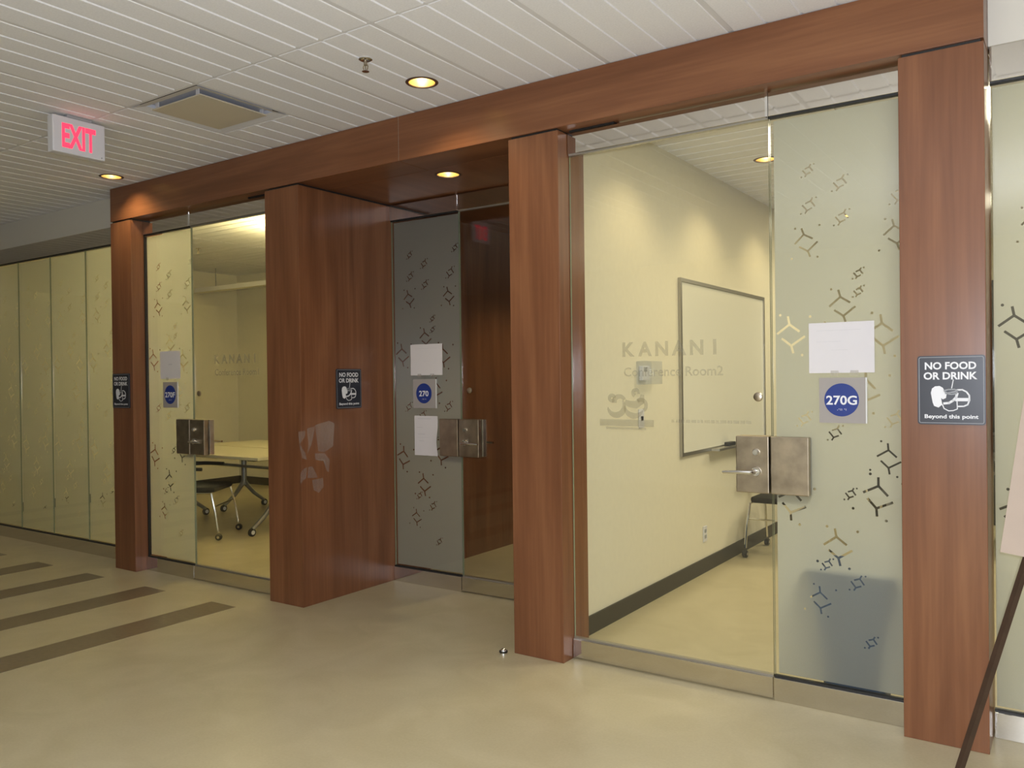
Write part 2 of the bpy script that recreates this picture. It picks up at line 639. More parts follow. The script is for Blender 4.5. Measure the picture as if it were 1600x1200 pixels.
# ------------------------------------------------------------------ walls
sbox('wall_opposite', (-14, 5, -6.6, -6.5, 0, 3.12), WALL, 'cream wall on the far side of the corridor behind the camera', 'wall')
sbox('wall_corridor_left', (-14.1, -14, -6.5, 7.2, 0, 3.12), WALL, 'cream wall closing the far left end of the corridor', 'wall')
sbox('wall_corridor_right', (5, 5.1, -6.5, 7.2, 0, 3.12), WALL, 'cream wall closing the right end of the corridor', 'wall')
sbox('wall_bulkhead_left', (-14, C1[0] - 0.001, GS - 0.03, GS + 0.10, 2.682, ZC - 0.001), WALLW, 'white bulkhead above the frosted storefront left of the wooden portal', 'wall')
sbox('wall_bulkhead_right', (C4[1] + 0.001, 5, GS - 0.03, GS + 0.10, 2.682, ZC - 0.001), WALLW, 'white bulkhead above the frosted storefront right of the wooden portal', 'wall')
sbox('wall_corridor_far_left', (-14, XR1 - 0.1, GS - 0.03, GS + 0.1, 0, 2.682), WALL, 'cream corridor wall beyond the left frosted storefront', 'wall')
sbox('wall_room_left', (XR1 - 0.1, XR1, GS + 0.1, 4.0, 0, 3.12), WALL, 'cream left wall of the room behind door 270F', 'wall')
sbox('wall_room_far', (XR1, C2[0], 3.92, 4.02, 0, 3.12), WALL, 'cream far wall behind the tables of room 270F', 'wall')
sbox('wall_room_right', (C2[0], C2[0] + 0.12, 0.92, 3.92, 0, 3.12), WALL, 'cream right wall of the room behind door 270F', 'wall')
sbox('leak_block_over_pier', (C2[0], C2[1] - 0.013, 0.264, 0.915, ZB, 3.12), DECK, 'unseen dark block added above the wooden pier to stop light leaking', 'wall')  # unseen filler, added to keep room light from leaking over the pier
sbox('wall_hall_left', (C2[0] + 0.125, C2[1], 0.905, 6.5, 0, ZB), WOOD_V, 'cherry wood wall inside the hall behind door 270', 'wall')
sbox('wall_hall_right', (C3[0], C3[0] + 0.10, 0.27, 6.5, 0, ZB), WOOD_V, 'cherry wood right wall of the hall behind door 270', 'wall')
sbox('wall_hall_end', (C2[1], C3[0], 6.5, 6.6, 0, ZB), WOOD_V, 'cherry wood end wall of the hall behind door 270', 'wall')
sbox('wall_conference_left', (C3[0] + 0.105, XR3, 0.27, 7.1, 0, 3.12), WALL, 'cream wall of room 270G carrying the whiteboard', 'wall')
sbox('wall_conference_far', (XR3, 5, 7.1, 7.2, 0, 3.12), WALL, 'cream far wall of room 270G behind the frosted glass', 'wall')
nw = MB().box(-1.15, 3.2, 7.06, 7.099, 0.45, 2.45).build('window_6', DARKWALL)
struct(nw, 'dark night window in the far wall of room 270G', 'window')
soff = MB().box(C2[1] - 0.01, C3[0] + 0.01, 0.262, 6.5, ZB, ZB + 0.02).build('ceiling_soffit', WOOD_D)
struct(soff, 'cherry wood soffit over the recessed entrance 270', 'ceiling')
bpy.context.view_layer.update()
cut_holes(soff, [(-3.127, 0.41, 0.074), (-3.127, 2.2, 0.074), (-3.127, 4.0, 0.074)], ZB - 0.05, ZB + 0.1)

# baseboards
def baseboard(name, dims, label):
    struct(MB().box(*dims, bev=0.003).build(name, BASE), label, 'baseboard')


baseboard('baseboard_room_left', (XR1, XR1 + 0.012, GS + 0.12, 3.92, 0.0, 0.105), 'dark rubber baseboard on the left wall of room 270F')
baseboard('baseboard_room_far', (XR1 + 0.013, C2[0], 3.908, 3.92, 0.0, 0.105), 'dark rubber baseboard on the far wall of room 270F')
baseboard('baseboard_conference_left', (XR3, XR3 + 0.012, 0.28, 7.1, 0.0, 0.105), 'dark rubber baseboard under the whiteboard wall of room 270G')

# ------------------------------------------------------------------ wooden portal
beam = empty('header_beam', (-3.2, 0.13, ZB))
tag(beam, 'long cherry wood header beam spanning all three doorways', 'beam')
XJ = -3.158
MB().box(C1[0], XJ - 0.0012, 0.0, 0.26, ZB, ZC - 0.003, bev=0.0015).build('beam_panel', WOOD_H, beam)
MB().box(XJ + 0.0012, C4[1], 0.0, 0.26, ZB, ZC - 0.003, bev=0.0015).build('beam_panel', WOOD_H, beam)
MB().box(XJ - 0.0012, XJ + 0.0012, 0.0008, 0.02, ZB + 0.001, ZC - 0.004).build('joint_strip', ALU, beam)


def column(x0, x1, depth, label, name='wood_column'):
    e = empty(name, ((x0 + x1) / 2, depth / 2, 0))
    tag(e, label, 'column')
    MB().box(x0, x1, 0.0, depth, 0.0, ZT, bev=0.002).build('column_shaft', WOOD_V, e)
    MB().box(x0 + 0.012, x1 - 0.012, 0.012, depth - 0.005, ZT, ZB).build('shadow_gap', GASKET, e)
    return e


column(*C1, 0.26, 'leftmost cherry wood column, beside door 270F')
column(*C2, 0.90, 'deep cherry wood pier between doors 270F and 270', 'wood_pier')
column(*C3, 0.26, 'cherry wood column between doors 270 and 270G')
column(*C4, 0.26, 'rightmost cherry wood column, right of door 270G')

# ------------------------------------------------------------------ frosted film with clear motif cut-outs
MOTIF = dict(n1=(0.002, 0.042), s1=(0.002, 0.075), a1=(-0.052, 0.015), b1=(0.035, 0.006),
             n2=(-0.006, -0.042), a2=(-0.037, -0.006), b2=(0.052, -0.016), s2=(-0.004, -0.073))


def motif_polys(cx, cz, size, rot, mir, w=None):
    k = size / 0.150
    w = w or max(0.0065, 0.0088 * k)
    ca, sa = math.cos(rot), math.sin(rot)

    def T(p):
        x, z = p
        if mir:
            x = -x
        x, z = x * k, z * k
        return Vector((cx + x * ca - z * sa, cz + x * sa + z * ca))
    polys = []
    for a, b in (('n1', 's1'), ('n1', 'a1'), ('n1', 'b1'), ('n2', 's2'), ('n2', 'a2'), ('n2', 'b2')):
        p, q = T(MOTIF[a]), T(MOTIF[b])
        d = (q - p).normalized()
        nn = Vector((-d.y, d.x)) * (w / 2)
        p = p - d * (w * 0.3)
        polys.append([p - nn, q - nn, q + nn, p + nn])
    for dp in ((-0.026, 0.086), (0.028, -0.086), (0.085, 0.055), (-0.088, -0.048))[:(4 if size > 0.1 else 2)]:
        c = T(dp)
        rr = w * 0.62
        polys.append([c + Vector((rr * math.cos(2 * PI * j / 8), rr * math.sin(2 * PI * j / 8))) for j in range(8)])
    return polys


PAT_S = [(.157, 2.295, .06), (.288, 2.224, .074), (.160, 2.145, .074), (.294, 2.079, .073), (.517, 2.145, .087), (.560, 2.308, .06),
         (.357, 1.840, .052), (.357, 1.765, .052), (.135, 1.232, .073), (.490, 1.238, .080), (.260, 1.175, .072), (.319, .921, .058),
         (.222, .615, .059), (.343, .551, .074), (.395, .311, .060)]
PAT_B = [(.148, 1.988, .132, 18), (.502, 1.985, .130, 14), (.293, 1.707, .144, 14), (.080, 1.595, .165, 10), (.450, 1.583, .165, 8),
         (.380, 1.354, .165, 0), (.468, 1.074, .129, 5), (.425, .915, .165, 0), (.078, .871, .168, 0), (.266, .692, .160, 10), (.194, .459, .120, 6)]


def film_mesh_obj(name, x0, x1, z0, z1, y, parent, pattern_x0, seed=0):
    polys = []
    for (u, z, s) in PAT_S:
        polys += motif_polys(pattern_x0 + u, z, s, math.radians(-28), True)
    for (u, z, s, r) in PAT_B:
        polys += motif_polys(pattern_x0 + u, z, s, math.radians(r), False)
    verts = [Vector((x0, z0)), Vector((x1, z0)), Vector((x1, z1)), Vector((x0, z1))]
    edges = [(0, 1), (1, 2), (2, 3), (3, 0)]
    boxes = []
    for p in polys:
        xs = [q.x for q in p]; zs = [q.y for q in p]
        if max(xs) < x0 or min(xs) > x1 or max(zs) < z0 or min(zs) > z1:
            continue
        o = len(verts)
        verts += p
        edges += [(o + i, o + (i + 1) % len(p)) for i in range(len(p))]
        boxes.append((min(xs), max(xs), min(zs), max(zs), p))
    vo, eo, fo, *_ = delaunay_2d_cdt(verts, edges, [], 0, 1e-6)

    def inside(c, p):
        s = 0
        for i in range(len(p)):
            a, b = p[i], p[(i + 1) % len(p)]
            cr = (b.x - a.x) * (c.y - a.y) - (b.y - a.y) * (c.x - a.x)
            if s == 0:
                s = 1 if cr > 0 else -1
            elif (cr > 0) != (s > 0):
                return False
        return True
    fs = []
    for f in fo:
        c = (vo[f[0]] + vo[f[1]] + vo[f[2]]) / 3
        if not (x0 < c.x < x1 and z0 < c.y < z1):
            continue
        if any(b[0] <= c.x <= b[1] and b[2] <= c.y <= b[3] and inside(c, b[4]) for b in boxes):
            continue
        fs.append(tuple(f))
    mb = MB()
    mb.add([(v.x, y, v.y) for v in vo], fs)
    return mb.build(name, FILM, parent)


def pane(name, x0, x1, y, z0, z1, parent, t=0.012):
    mb = MB()
    a, b = y - t / 2, y + t / 2
    vs = [(x0, a, z0), (x1, a, z0), (x1, b, z0), (x0, b, z0), (x0, a, z1), (x1, a, z1), (x1, b, z1), (x0, b, z1)]
    mb.add(vs, [(0, 1, 5, 4), (2, 3, 7, 6)], 0)
    mb.add(vs, [(0, 3, 2, 1), (4, 5, 6, 7), (1, 2, 6, 5), (3, 0, 4, 7)], 1)
    return mb.build(name, [GLASS, GLASS_EDGE], parent)


ZR0, ZR1 = 0.100, 2.548       # rail edges
ZFB, ZFT = 0.116, 2.532       # film edges


def rails(parent, x0, x1, y, gap=0.0, ztop=2.652, th=0.045, gmat=None):
    MB().box(x0, x1, y - th / 2, y + th / 2, gap, ZR0, bev=0.0015).build('bottom_rail', RAIL, parent)
    MB().box(x0, x1, y - th / 2, y + th / 2, ZR1, ztop, bev=0.0015).build('top_rail', RAIL, parent)
    gm = MB()
    gm.box(x0, x1, y - 0.012, y + 0.012, ZR0, ZR0 + 0.008)
    gm.box(x0, x1, y - 0.012, y + 0.012, ZR1 - 0.008, ZR1)
    gm.build('gasket', gmat or GASKET, parent)


def lock(parent, x_split, y, side, name='lock_box'):
    """centre lock on the door leaf; side=+1: leaf lies right of the split, -1: left"""
    z0, z1 = 0.905, 1.155
    yf = y - 0.006
    xa, xb = (x_split + 0.004, x_split + 0.170) if side > 0 else (x_split - 0.150, x_split - 0.004)
    lb = MB().box(xa, xb, yf - 0.036, yf, z0, z1, bev=0.004).box(xa, xb, y + 0.007, y + 0.043, z0, z1, bev=0.004).build(name, STEEL, parent)
    px = xa + 0.055 if side > 0 else xb - 0.055
    # key cylinder
    zc = 1.085
    MB().lathe([(0.0, -0.016), (0.010, -0.016), (0.0115, -0.012), (0.013, -0.012), (0.016, -0.006), (0.016, 0.0)], (px, yf - 0.0358, zc), axis='y', n=20).build('key_cylinder', CHROME, lb, smooth=True)
    # lever with rose
    zl = 1.0
    lv = MB()
    lv.lathe([(0.0, -0.012), (0.019, -0.012), (0.022, -0.006), (0.022, 0.0)], (px, yf - 0.0358, zl), axis='y', n=20)
    lv.tube([(px, yf - 0.04, zl), (px, yf - 0.075, zl), (px + side * 0.012, yf - 0.088, zl), (px + side * 0.06, yf - 0.090, zl), (px + side * 0.135, yf - 0.082, zl - 0.004)], [0.0095, 0.0095, 0.010, 0.009, 0.0075], n=10)
    lv.build('lever_handle', CHROME, lb, smooth=True)
    lv = MB()
    lv.tube([(px, y + 0.04, zl), (px, y + 0.082, zl), (px + side * 0.012, y + 0.093, zl), (px + side * 0.135, y + 0.088, zl - 0.004)], [0.0095, 0.0095, 0.010, 0.0075], n=10)
    lv.build('lever_handle', CHROME, lb, smooth=True)
    return lb


def strike(parent, x_split, y, side):
    """keeper box on the fixed pane, on the other side of the split"""
    z0, z1 = 0.905, 1.155
    yf = y - 0.006
    xa, xb = (x_split - 0.160, x_split - 0.003) if side > 0 else (x_split + 0.003, x_split + 0.165)
    MB().box(xa, xb, yf - 0.036, yf, z0, z1, bev=0.004).box(xa, xb, y + 0.010, y + 0.043, z0, z1, bev=0.004).build('strike_box', STEEL, parent)


def stud(parent, x, y, z):
    MB().lathe([(0.0, -0.010), (0.012, -0.010), (0.019, -0.007), (0.021, 0.0)], (x, y - 0.006, z), axis='y', n=20).build('glass_stud', STEEL, parent, smooth=True)


def sidelight(name, x0, x1, y, label):
    e = empty(name, ((x0 + x1) / 2, y, 0))
    struct(e, label, 'window')
    rails(e, x0, x1, y)
    p = pane('pane', x0 + 0.002, x1 - 0.001, y, ZR0, ZR1, e)
    film_mesh_obj('frosted_film', x0 + 0.014, x1 - 0.002, ZFB, ZFT, y + 0.009, p, x0)
    if name == 'window_1':
        MB().box(x0, x0 + 0.012, y - 0.010, y + 0.012, ZR0, ZR1).build('edge_gasket', GASKET, e)
    return e


def glass_door(name, x0, x1, y, label):
    e = empty(name, ((x0 + x1) / 2, y, 0))
    struct(e, label, 'door')
    rails(e, x0, x1, y, gap=0.009, gmat=ALU)
    pane('glass_leaf', x0, x1, y, ZR0, ZR1, e)
    return e


S1, S2, S3 = -5.258, -3.390, -1.096     # leaf / fixed pane splits
wS1 = sidelight('window_1', C1[1] + 0.003, S1 - 0.002, G, 'frosted fixed glass pane beside door 270F')
wS2 = sidelight('window_2', C2[1] + 0.003, S2 - 0.002, G2, 'frosted fixed glass pane beside recessed door 270')
wS3 = sidelight('window_3', S3 + 0.002, C4[0] - 0.003, G, 'frosted fixed glass pane beside door 270G')
d1 = glass_door('door_1', S1 + 0.002, C2[0] - 0.003, G, 'clear glass door of room 270F with KANANI lettering')
d2 = glass_door('door_2', S2 + 0.002, C3[0] - 0.003, G2, 'clear glass door 270 set back between wooden piers')
d3 = glass_door('door_3', C3[1] + 0.003, S3 - 0.002, G, 'clear glass door of room 270G with grey logo')
lock(d1, S1, G, 1); strike(wS1, S1, G, 1)
lock(d2, S2, G2, 1); strike(wS2, S2, G2, 1)
lock(d3, S3, G, -1); strike(wS3, S3, G, -1)
stud(d1, -5.185, G, 1.342); stud(d2, -3.315, G2, 1.346); stud(d3, -1.155, G, 1.327)
# pivots of the doors at the beam
MB().box(C3[1] + 0.02, C3[1] + 0.27, G - 0.03, G + 0.03, 2.6535, ZB).build('pivot_case', GASKET, d3)
MB().box(C2[0] - 0.27, C2[0] - 0.02, G - 0.03, G + 0.03, 2.6535, ZB).build('pivot_case', GASKET, d1)
for e_, xs in ((wS1, S1), (wS3, S3), (wS2, S2)):
    yy = G2 if e_ is wS2 else G
    MB().box(xs - 0.010, xs + 0.0015, yy - 0.026, yy + 0.024, ZR1, ZB).build('rail_end_cap', CHROME, e_)


def storefront(name, joints, y, label):
    e = empty(name, ((joints[0] + joints[-1]) / 2, y, 0))
    struct(e, label, 'window')
    rails(e, joints[0], joints[-1], y, ztop=2.682, th=0.05)
    for i in range(len(joints) - 1):
        a, b = joints[i], joints[i + 1]
        p = pane('pane', a + 0.0015, b - 0.0015, y, ZR0, ZR1, e)
        film_mesh_obj('frosted_film', a + 0.006, b - 0.006, ZFB, ZFT, y + 0.009, p, a)
    return e


storefront('window_4', [XR1, -9.154, -8.58, -8.006, -7.432, -6.854, C1[0] - 0.004], GS, 'row of frosted glass panes left of the wooden portal')
storefront('window_5', [C4[1] + 0.004, 0.32, 0.90, 1.48, 2.06], GS, 'frosted glass panes right of the wooden portal')
sbox('wall_storefront_right', (2.06, 5, GS - 0.03, GS + 0.1, 0, 2.682), WALL, 'cream corridor wall right of the right storefront', 'wall')


# ------------------------------------------------------------------ lettering on the glass
def lettering(parent, x0, x1, zk, hk, line2, zc, hc, y):
    ln = MB()
    s = 'KANANI'
    n = len(s)
    wl = (x1 - x0 - 0.045)
    for i, ch in enumerate(s):
        cx = x0 + 0.026 + (wl - 0.02) * i / (n - 1)
        add_text(ln, ch, cx, zk, y, hk, center=True, bold=0.034)
    ln.build('room_name_lettering', VINYL, parent)
    l2 = MB()
    add_text(l2, line2, x0, zc, y, hc, width=x1 - x0, bold=0.014)
    l2.build('room_type_lettering', VINYL, parent)


lettering(d1, -5.000, -4.530, 1.553, 0.062, 'Conference Room1', 1.470, 0.045, G - 0.0075)
lettering(d3, -1.810, -1.312, 1.523, 0.068, 'Conference Room2', 1.425, 0.045, G - 0.0075)


def arc(cx, cz, r, a0, a1, n=14, k=1.0):
    return [(cx + r * math.cos(math.radians(a0 + (a1 - a0) * i / n)), cz + k * r * math.sin(math.radians(a0 + (a1 - a0) * i / n))) for i in range(n + 1)]


def logo(parent, x0, z0, w, y):
    """rolling curls over a bar, as one flat vinyl mark; reference frame 500 wide"""
    k = w / 500.0
    mb = MB()

    def ribbon(pts, ws):
        vs = []
        for i, p in enumerate(pts):
            p = Vector(p)
            q = Vector(pts[min(i + 1, len(pts) - 1)]) - Vector(pts[max(i - 1, 0)])
            q.normalize()
            nn = Vector((-q.y, q.x)) * ws[i] / 2
            vs += [p - nn, p + nn]
        fs = [(2 * i, 2 * i + 1, 2 * i + 3, 2 * i + 2) for i in range(len(pts) - 1)]
        mb.add([(x0 + v.x * k, y, z0 + v.y * k) for v in vs], fs)

    def wid(n, a, b):
        return [a + (b - a) * i / (n - 1) for i in range(n)]
    A = arc(155, 170, 78, 190, 395, 18)
    ribbon(A, [8 + 44 * math.sin(PI * i / (len(A) - 1)) ** 0.8 for i in range(len(A))])
    A = arc(190, 200, 50, 25, 185, 12); ribbon(A, wid(len(A), 30, 46))
    A = arc(118, 235, 22, 0, 330, 12); ribbon(A, wid(len(A), 36, 30))
    A = arc(325, 180, 92, 185, 330, 14); ribbon(A, [10 + 40 * math.sin(PI * i / 14) for i in range(len(A))])
    A = [(238, 205), (285, 185), (340, 180), (395, 215), (400, 265)]; ribbon(A, [40, 56, 66, 60, 30])
    A = arc(340, 280, 26, -20, 250, 12); ribbon(A, wid(len(A), 22, 34))
    A = arc(385, 175, 48, -60, 130, 10); ribbon(A, wid(len(A), 30, 34))
    mb.add([(x0 + a * k, y, z0 + b * k) for a, b in ((0, 0), (500, 0), (500, 55), (0, 55))], [(0, 1, 2, 3)])
    mb.add([(x0 + a * k, y, z0 + b * k) for a, b in ((60, -28), (430, -28), (430, -10), (60, -10))], [(0, 1, 2, 3)])
    mb.build('logo_decal', VINYL, parent)


logo(d3, -1.945, 1.183, 0.29, G - 0.0075)
tl = MB()
xx = -1.565
random.seed(3)
while xx < -1.19:
    w = random.uniform(0.010, 0.030)
    tl.add([(xx, G - 0.0075, 1.206), (xx + w, G - 0.0075, 1.206), (xx + w, G - 0.0075, 1.220), (xx, G - 0.0075, 1.220)], [(0, 1, 2, 3)])
    xx += w + 0.006
tl.build('small_print_decal', glass_mat('faint_vinyl', (0.90, 0.89, 0.86), extra=((0.35, 0.33, 0.27), 0.15), rough=0.4), d3)


# ------------------------------------------------------------------ signs
def rounded(w, h, r, n=4):
    pts = []
    for cx, cz, a0 in ((w / 2 - r, h / 2 - r, 0), (-w / 2 + r, h / 2 - r, 90), (-w / 2 + r, -h / 2 + r, 180), (w / 2 - r, -h / 2 + r, 270)):
        for i in range(n + 1):
            a = math.radians(a0 + 90 * i / n)
            pts.append((cx + r * math.cos(a), cz + r * math.sin(a)))
    return pts


def no_food_sign(label):
    e = empty('no_food_sign', (0, 0, 0))
    tag(e, label, 'sign', 'no food or drink signs')
    W, H = 0.229, 0.262
    MB().prism(rounded(W, H, 0.010), -0.006, 0.0).build('sign_plate', SIGN_DK, e, world=False)
    # pale border line
    b = MB()
    o = rounded(W - 0.010, H - 0.010, 0.007); i_ = rounded(W - 0.0145, H - 0.0145, 0.005)
    n = len(o)
    b.add([(x, -0.0064, z) for x, z in o] + [(x, -0.0064, z) for x, z in i_], [(k, (k + 1) % n, n + (k + 1) % n, n + k) for k in range(n)])
    b.build('border_line', SIGN_GR, e, world=False)
    s = W / 905.0

    def P(x, y):
        return ((x - 572) * s, -(y - 592) * s * (H / 945.0) / s)
    t = MB()
    add_text(t, 'NO FOOD', P(222, 305)[0], P(222, 305)[1], -0.0066, 0.0275, width=685 * s, bold=0.03)
    add_text(t, 'OR DRINK', P(205, 443)[0], P(205, 443)[1], -0.0066, 0.0275, width=715 * s, bold=0.03)
    t2 = MB()
    add_text(t2, 'Beyond this point', P(215, 978)[0], P(215, 978)[1], -0.0066, 0.0150, width=715 * s, bold=0.025)
    t2.build('footer_lettering', SIGN_LT, e, world=False)
    t.build('heading_lettering', SIGN_LT, e, world=False)
    ic = MB()
    y0, y1 = -0.0068, -0.0060

    def PL(l):
        return [P(*q) for q in l]
    ic.prism(PL([(302, 630), (318, 570), (360, 540), (420, 535), (465, 560), (488, 610), (520, 620), (505, 700), (462, 720), (440, 700), (455, 790), (405, 832), (345, 810), (325, 760)]), y0, y1)
    ic.stroke(PL([(480, 775), (545, 768), (600, 735), (640, 690), (655, 640)]), 0.0085, y0, y1)
    ic.stroke(PL([(655, 590), (720, 588), (775, 615), (812, 665), (815, 730), (790, 790), (740, 812), (655, 815)]), 0.0055, y0, y1)
    ic.stroke(PL([(645, 722), (800, 722)]), 0.0125, y0, y1)
    ic.stroke(PL([(455, 790), (480, 845), (540, 876), (600, 872), (655, 850), (652, 740)]), 0.0035, y0, y1)
    ic.stroke(PL([(582, 565), (605, 452)]), 0.0030, y0, y1)
    ic.build('food_drink_icon', SIGN_LT, e, world=False)
    gi = MB()
    gi.stroke(PL([(480, 600), (540, 585), (620, 583), (660, 600), (645, 640), (580, 650), (520, 640), (485, 610)]), 0.0050, y0, y1)
    gi.stroke(PL([(500, 640), (560, 625), (640, 612)]), 0.0060, y0, y1)
    gi.build('cup_lid_icon', SIGN_GR, e, world=False)
    return e


sg = no_food_sign('large dark NO FOOD OR DRINK sign on the rightmost wooden column')
sg.location = (-0.3855, -0.0005, 1.357)
s_b = copy_tree(sg); s_b.location = (-5.998, -0.0005, 1.365)
s_b['label'] = 'small dark NO FOOD OR DRINK sign on the leftmost wooden column'
s_c = copy_tree(sg); s_c.location = (C2[1] + 0.0005, 0.413, 1.368); s_c.rotation_euler = (0, 0, PI / 2)
s_c['label'] = 'dark NO FOOD OR DRINK sign on the side of the deep wooden pier'


def room_sign(text, w, h, dx, label, y, x, z):
    e = empty('room_number_sign', (x, y, z))
    tag(e, label, 'sign', 'room number signs')
    MB().prism(rounded(w, h, 0.003), -0.005, 0.0).build('backing_plate', ACRYL, e, world=False)
    MB().box(w / 2 - 0.0015, w / 2 + 0.004, -0.006, 0.0, -h / 2, h / 2).build('plate_edge', ACRYL_E, e, world=False)
    R = 0.069
    d = MB().lathe([(0.0, -0.0065), (R, -0.0065), (R, -0.005)], (dx, 0, 0.002), axis='y', n=40).build('blue_disc', SIGN_BL, e, world=False)
    t = MB()
    add_text(t, text, dx, -0.017, -0.0070, 0.038, width=(0.122 if len(text) > 3 else 0.085), center=True, bold=0.022)
    t.build('number_lettering', SIGN_LT, e, world=False)
    br = MB()
    for i in range(7):
        if i == 4:
            continue
        for j in (0, 1):
            if (i * 3 + j * 5) % 4 == 0:
                continue
            br.lathe([(0.0, -0.0075), (0.0016, -0.0065)], (dx - 0.016 + i * 0.0056, 0, -0.036 - j * 0.0045), axis='y', n=6)
    br.build('braille_dots', SIGN_LT, e, world=False)
    return e


room_sign('270G', 0.186, 0.190, -0.003, 'grey square room sign with blue disc reading 270G', G - 0.0065, -0.800, 1.313)
room_sign('270', 0.205, 0.200, -0.004, 'grey square room sign with blue disc reading 270', G2 - 0.0065, -3.703, 1.325)
room_sign('270F', 0.180, 0.190, 0.0, 'grey square room sign with blue disc reading 270F', G - 0.0065, -5.530, 1.332)


def sheet(x0, x1, z0, z1, y, label, lines, curl=0.0, tapes=()):
    e = empty('paper_notice', ((x0 + x1) / 2, y, z0))
    tag(e, label, 'paper', 'paper notices on the glass')
    mb = MB()
    nx, nz = 8, 8
    vs = []
    for s in (0, 1):
        for j in range(nz + 1):
            for i in range(nx + 1):
                u, v = i / nx, j / nz
                c = -curl * (max(0.0, u - 0.55) / 0.45) ** 2 * (0.5 + 0.5 * math.cos(2 * PI * (v - 0.35)))
                x = x0 + (x1 - x0) * u + c * 0.35
                vs.append((x, y - 0.0006 - s * 0.0006 + c, z0 + (z1 - z0) * v))
    n1 = (nx + 1) * (nz + 1)
    fs = []
    for j in range(nz):
        for i in range(nx):
            a = j * (nx + 1) + i
            fs.append((a, a + 1, a + nx + 2, a + nx + 1))
            fs.append((n1 + a, n1 + a + nx + 1, n1 + a + nx + 2, n1 + a + 1))
    mb.add(vs, fs)
    mb.build('sheet', PAPER, e, smooth=True)
    p = MB()
    for (u0, u1, v, th) in lines:
        xa, xb = x0 + (x1 - x0) * u0, x0 + (x1 - x0) * u1
        zz = z0 + (z1 - z0) * v
        p.box(xa, xb, y - 0.0017, y - 0.0014, zz, zz + th)
    if lines:
        p.build('faint_print', PRINT, e)
    for (u, v) in tapes:
        xa = x0 + (x1 - x0) * u
        zz = z0 + (z1 - z0) * v
        MB().box(xa - 0.016, xa + 0.016, y - 0.0024, y - 0.0018, zz - 0.012, zz + 0.010, bev=0.0002).build('tape_strip', TAPE, e)
    return e


sheet(-0.934, -0.674, 1.428, 1.640, G - 0.0065, 'blank looking white paper sheet taped above the 270G sign', [(0.12, 0.8, 0.84, 0.0012), (0.12, 0.5, 0.62, 0.001), (0.35, 0.6, 0.45, 0.001)], tapes=((0.4, 0.0), (0.7, 0.0)))
sheet(-3.828, -3.543, 1.452, 1.666, G2 - 0.0065, 'white paper sheet taped above the 270 sign', [(0.15, 0.85, 0.86, 0.0012), (0.4, 0.6, 0.45, 0.001)], tapes=((0.28, 0.0), (0.68, 0.0)))
sheet(-3.800, -3.590, 0.898, 1.172, G2 - 0.0065, 'tall white paper notice with curled edge below the 270 sign', [(0.15, 0.7, 0.92, 0.004), (0.1, 0.35, 0.70, 0.003), (0.15, 0.45, 0.53, 0.004), (0.1, 0.85, 0.45, 0.0012), (0.2, 0.4, 0.36, 0.003)], curl=0.012)
sheet(-5.657, -5.405, 1.451, 1.657, G - 0.0065, 'white paper sheet taped above the 270F sign', [(0.42, 0.6, 0.5, 0.008)], tapes=((0.35, 0.0),))

# crumpled clear tape left on the pier side
tp = empty('clear_tape_scraps', (C2[1], 0.12, 0.75))
tag(tp, 'crumpled scraps of clear tape on the side of the wooden pier', 'tape')


def tape_piece(pts_px, lift):
    """outline given in the 1029x1200 close-up of the pier; mapped to the pier side"""
    mb = MB()
    pts = [(-0.023 + (x - 215) / 500.0 * 0.306, 1.117 - (y - 330) * 0.00058) for x, y in pts_px]
    cx = sum(p[0] for p in pts) / len(pts); cz = sum(p[1] for p in pts) / len(pts)
    n = len(pts)
    X = C2[1]
    vs = [(X + 0.0006, y, z) for y, z in pts] + [(X + lift * (0.6 + 0.4 * (k % 2)), cx + (y - cx) * 0.55, cz + (z - cz) * 0.55) for k, (y, z) in enumerate(pts)] + [(X + lift * 0.5, cx, cz)]
    fs = [(k, (k + 1) % n, n + (k + 1) % n, n + k) for k in range(n)] + [(n + k, n + (k + 1) % n, 2 * n) for k in range(n)]
    mb.add(vs, fs)
    mb.build('tape_scrap', TAPE, tp)


tape_piece([(215, 350), (310, 340), (300, 410), (245, 470), (225, 500)], 0.003)
tape_piece([(330, 320), (440, 305), (390, 500), (330, 600), (350, 480), (340, 430)], 0.003)
tape_piece([(225, 500), (245, 500), (300, 580), (330, 660), (270, 640)], 0.004)
tape_piece([(440, 290), (640, 250), (715, 290), (690, 540), (560, 600), (480, 580)], 0.002)
tape_piece([(430, 600), (570, 610), (640, 690), (620, 830), (590, 800), (570, 670), (440, 670)], 0.003)
tape_piece([(240, 790), (290, 750), (330, 740), (310, 850), (230, 915)], 0.004)
tape_piece([(340, 740), (400, 740), (470, 870), (330, 860)], 0.002)
tape_piece([(390, 890), (540, 880), (550, 980), (480, 1040), (410, 1000)], 0.0015)

# ------------------------------------------------------------------ exit sign
ex = empty('exit_sign', (-4.63, -1.043, 2.70))
tag(ex, 'white ceiling exit sign with glowing red EXIT letters', 'exit sign')
MB().box(-4.66, -4.602, -1.192, -0.896, 2.700, 2.902, bev=0.006).build('sign_housing', PLASTIC_W, ex)
MB().box(-4.665, -4.597, -1.115, -0.975, 2.900, 2.9165, bev=0.003).build('ceiling_canopy', PLASTIC_G, ex)
t = MB()
vs, fs = text_verts('EXIT', 0.130, 0.190, bold=0.035)
for dx in (0.0, 0.006):
    pass
t.add([(-4.6012, -1.142 + x, 2.737 + z) for x, z in vs], fs)
t.build('exit_lettering', EXIT_R, ex)
MB().lathe([(0.0, 0.002), (0.004, 0.002), (0.004, 0.0)], (-4.602, -0.918, 2.714), axis='x', n=10).build('test_button', PLASTIC_G, ex)


